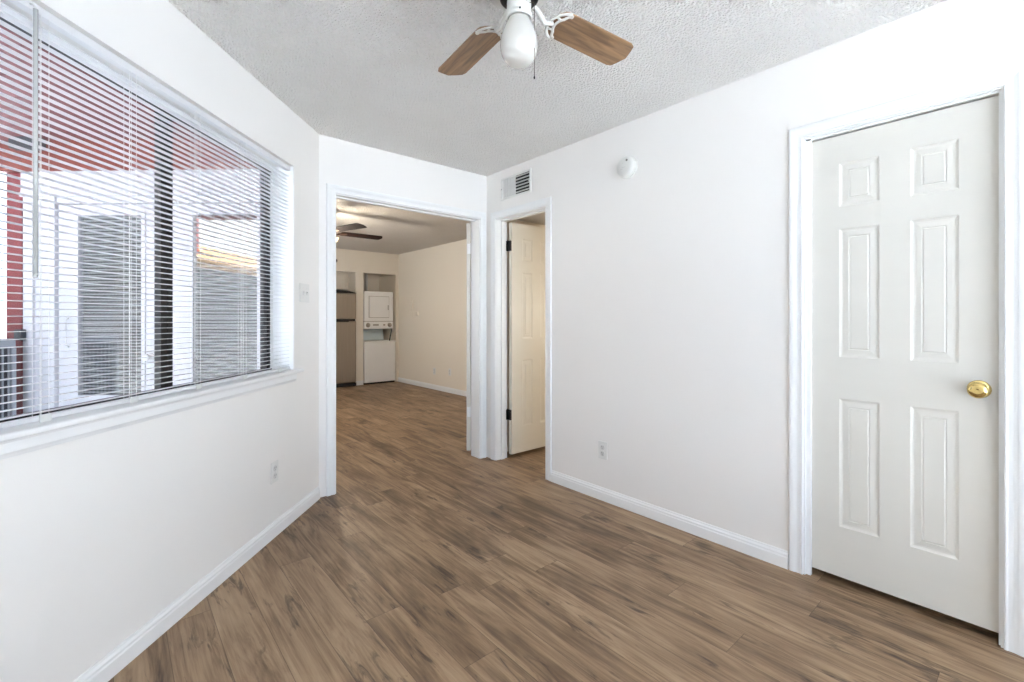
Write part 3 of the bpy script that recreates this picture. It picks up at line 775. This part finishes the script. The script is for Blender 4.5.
# ------------------------------------------------------------------ outside the window: patio facade with two glazed doors
S0 = -.62
g = MB().prism([lpt(-2.4, -.17), lpt(3.4, -.17), (-1.4, -1.8), (-1.6, -1.82), (3, -1.9), (3, -14), (-14, -14), (-14, 9), (-.75, 9), (-.75, 5.4), (.8, 4.0)], -.16, -.08).build('ground_patio', M['concrete'])
tag(g, 'pale concrete patio outside the window', 'patio', kind='structure')
fw = MB(L)
DT = ((1.565, 2.475), (.600, 1.510))
fw.box(S0 - .13, S0, -2.765, -2.475, -.1, 2.41); fw.box(S0 - .13, S0, -1.565, -1.510, -.1, 2.41)
fw.box(S0 - .13, S0, -2.475, -.55, 2.15, 2.41)
fw.box(S0, S0 + .018, -2.765, -.55, 2.22, 2.41); fw.box(S0, S0 + .03, -2.765, -.55, 2.205, 2.225)
fw.box(S0, S0 + .02, -2.70, -2.66, -.1, 2.205); fw.box(S0, S0 + .02, -2.545, -2.475, -.1, 2.205)
tag(fw.build('wall_patio', M['siding']), 'white exterior wall facing the window across the patio', 'wall', kind='structure')
doorlabels = ('white glazed patio door with grey blinds and a knob, left of the two', 'white glazed patio door reflecting sky and roof, right of the two')
for n_, (t0, t1) in enumerate(DT):
    d = thing('patio_door', doorlabels[n_], 'door', L @ tr(S0, -(t0 + t1) / 2, -.08), 'glazed patio doors')
    wv = (t1 - t0) / 2; gw = .2665; zb, zt = .656, 2.13
    m = MB()
    m.box(-.05, -.005, -wv + .01, -gw, 0, 2.22).box(-.05, -.005, gw, wv - .01, 0, 2.22).box(-.05, -.005, -gw, gw, 0, zb).box(-.05, -.005, -gw, gw, zt, 2.22)
    m.build('door_slab', M['siding'], d)
    m = MB()
    m.box(-.012, .008, -gw - .03, -gw, zb - .03, zt + .03).box(-.012, .008, gw, gw + .03, zb - .03, zt + .03).box(-.012, .008, -gw, gw, zb - .03, zb).box(-.012, .008, -gw, gw, zt, zt + .03)
    m.build('glazing_frame', M['siding'], d)
    MB().box(-.016, -.012, -gw, gw, zb, zt).build('pane', M['mirror_glass'], d)
    m = MB()
    for i in range(58):
        z = zb + .012 + i * .0253
        if n_ == 1 and z > 1.72: continue
        m.box(-.030, -.022, -gw, gw, z, z + .0135)
    m.build('door_blind', M['grey_slat'], d)
    MB().box(-.049, -.044, -gw, gw, zb, zt).build('shade_backing', M['dark'], d)  # dark sheet added as shade behind the gaps of the blind
    if n_ == 0:
        MB().lathe(knob_profile(), 20, T=tr(-.005, wv - .115, .97) @ rot(PI / 2, 'Y')).build('door_knob', M['plastic_grey'], d)
        MB().tube([(.012, -gw - .075, 1.05), (.035, -gw - .075, 1.07), (.035, -gw - .075, 1.27), (.012, -gw - .075, 1.29)], .006, 8).build('pull_handle', M['plastic_grey'], d)
# red eaves
ev = MB(L)
ev.box(S0 - .1, S0 + .04, -2.92, -.17, 2.41, 2.66)
tag(ev.build('eave_beam', M['red']), 'red beam tinted sunlit orange above the white patio wall', 'beam')
sf = MB(L); i = 0
s = S0 + .04
while s < 2.35:
    sf.box(s + .004, s + .136, -3.3, -.171, 2.66, 2.685); s += .14
sf.box(S0 - .2, 2.48, -3.3, -.171, 2.685, 2.72)
tag(sf.build('porch_soffit', M['red_soffit']), 'red boarded underside of the porch roof outside', 'porch roof')
rf = MB(L).box(S0 + .045, S0 + .12, -2.75, -2.52, 2.57, 2.66)  # dark block put where shadow falls between soffit and beam
tag(rf.build('eave_shadow', M['box_dark']), 'dark block standing for shadow under the red porch roof near the post', 'shadow block')
ps = thing('porch_post', 'red porch post at the left end of the white patio wall', 'post', L @ tr(S0, -2.835, -.08))
MB().box(-.09, .006, -.066, .066, 0, 2.485, bev=.004).build('post_shaft', M['red_post'], ps)
MB().box(.003, .050, .046, .104, 1.105, 1.195, bev=.006).build('junction_box', M['box_dark'], ps)
# outdoor condenser unit
ac = thing('air_conditioner', 'grey outdoor condenser unit with dark coil guard in front of the red post', 'air conditioner', L @ tr(S0 + .43, -3.0, -.08))
MB().box(-.29, .33, -.34, .34, 0, .10).box(-.29, .33, -.34, .34, 1.05, 1.125, bev=.01).box(-.29, -.262, .312, .34, .1, 1.05).box(.302, .33, .312, .34, .1, 1.05).box(.302, .33, -.34, -.312, .1, 1.05).build('cabinet', M['ac_grey'], ac)
MB().box(-.27, .31, -.32, .312, .1, 1.05).build('coil', M['ac_dark'], ac)
m = MB()
for i in range(14): m.box(-.25 + i * .04, -.241 + i * .04, .322, .330, .1, 1.05)
for i in range(15): m.box(.318, .326, -.30 + i * .04, -.291 + i * .04, .1, 1.05)
for z in (.33, .56, .80): m.box(-.27, .31, .318, .334, z, z + .012).box(.314, .330, -.32, .32, z, z + .012)
m.build('coil_guard', M['ac_grey'], ac)
MB().lathe([(.22, 1.12), (.22, 1.135), (.08, 1.15), (0, 1.15)], 24, T=tr(.02, 0, 0)).build('fan_grille', M['ac_dark'], ac)

# neighbouring building across the patio (it shows in the patio door glass)
nb = thing('neighbor_house', 'grey neighbouring house with a sloping tan roof, reflected in the patio door', 'house', L)
MB().box(.2, 3.0, -8, -4.3, -.1, 2.75).box(3.0, 8.0, -8, -4.3, -.1, 2.1).build('house_wall', M['stucco_grey'], nb)
MB().box(3.05, 4.05, -5.3, -4.7, 2.2, 3.5).build('house_bay', M['red_wall'], nb)
MB().sweep([(-4.1, 2.1), (-4.1, 2.2), (-6.2, 2.9), (-8.2, 2.2), (-8.2, 2.1)], 3.0, 8.2).build('house_roof', M['roof_tan'], nb)
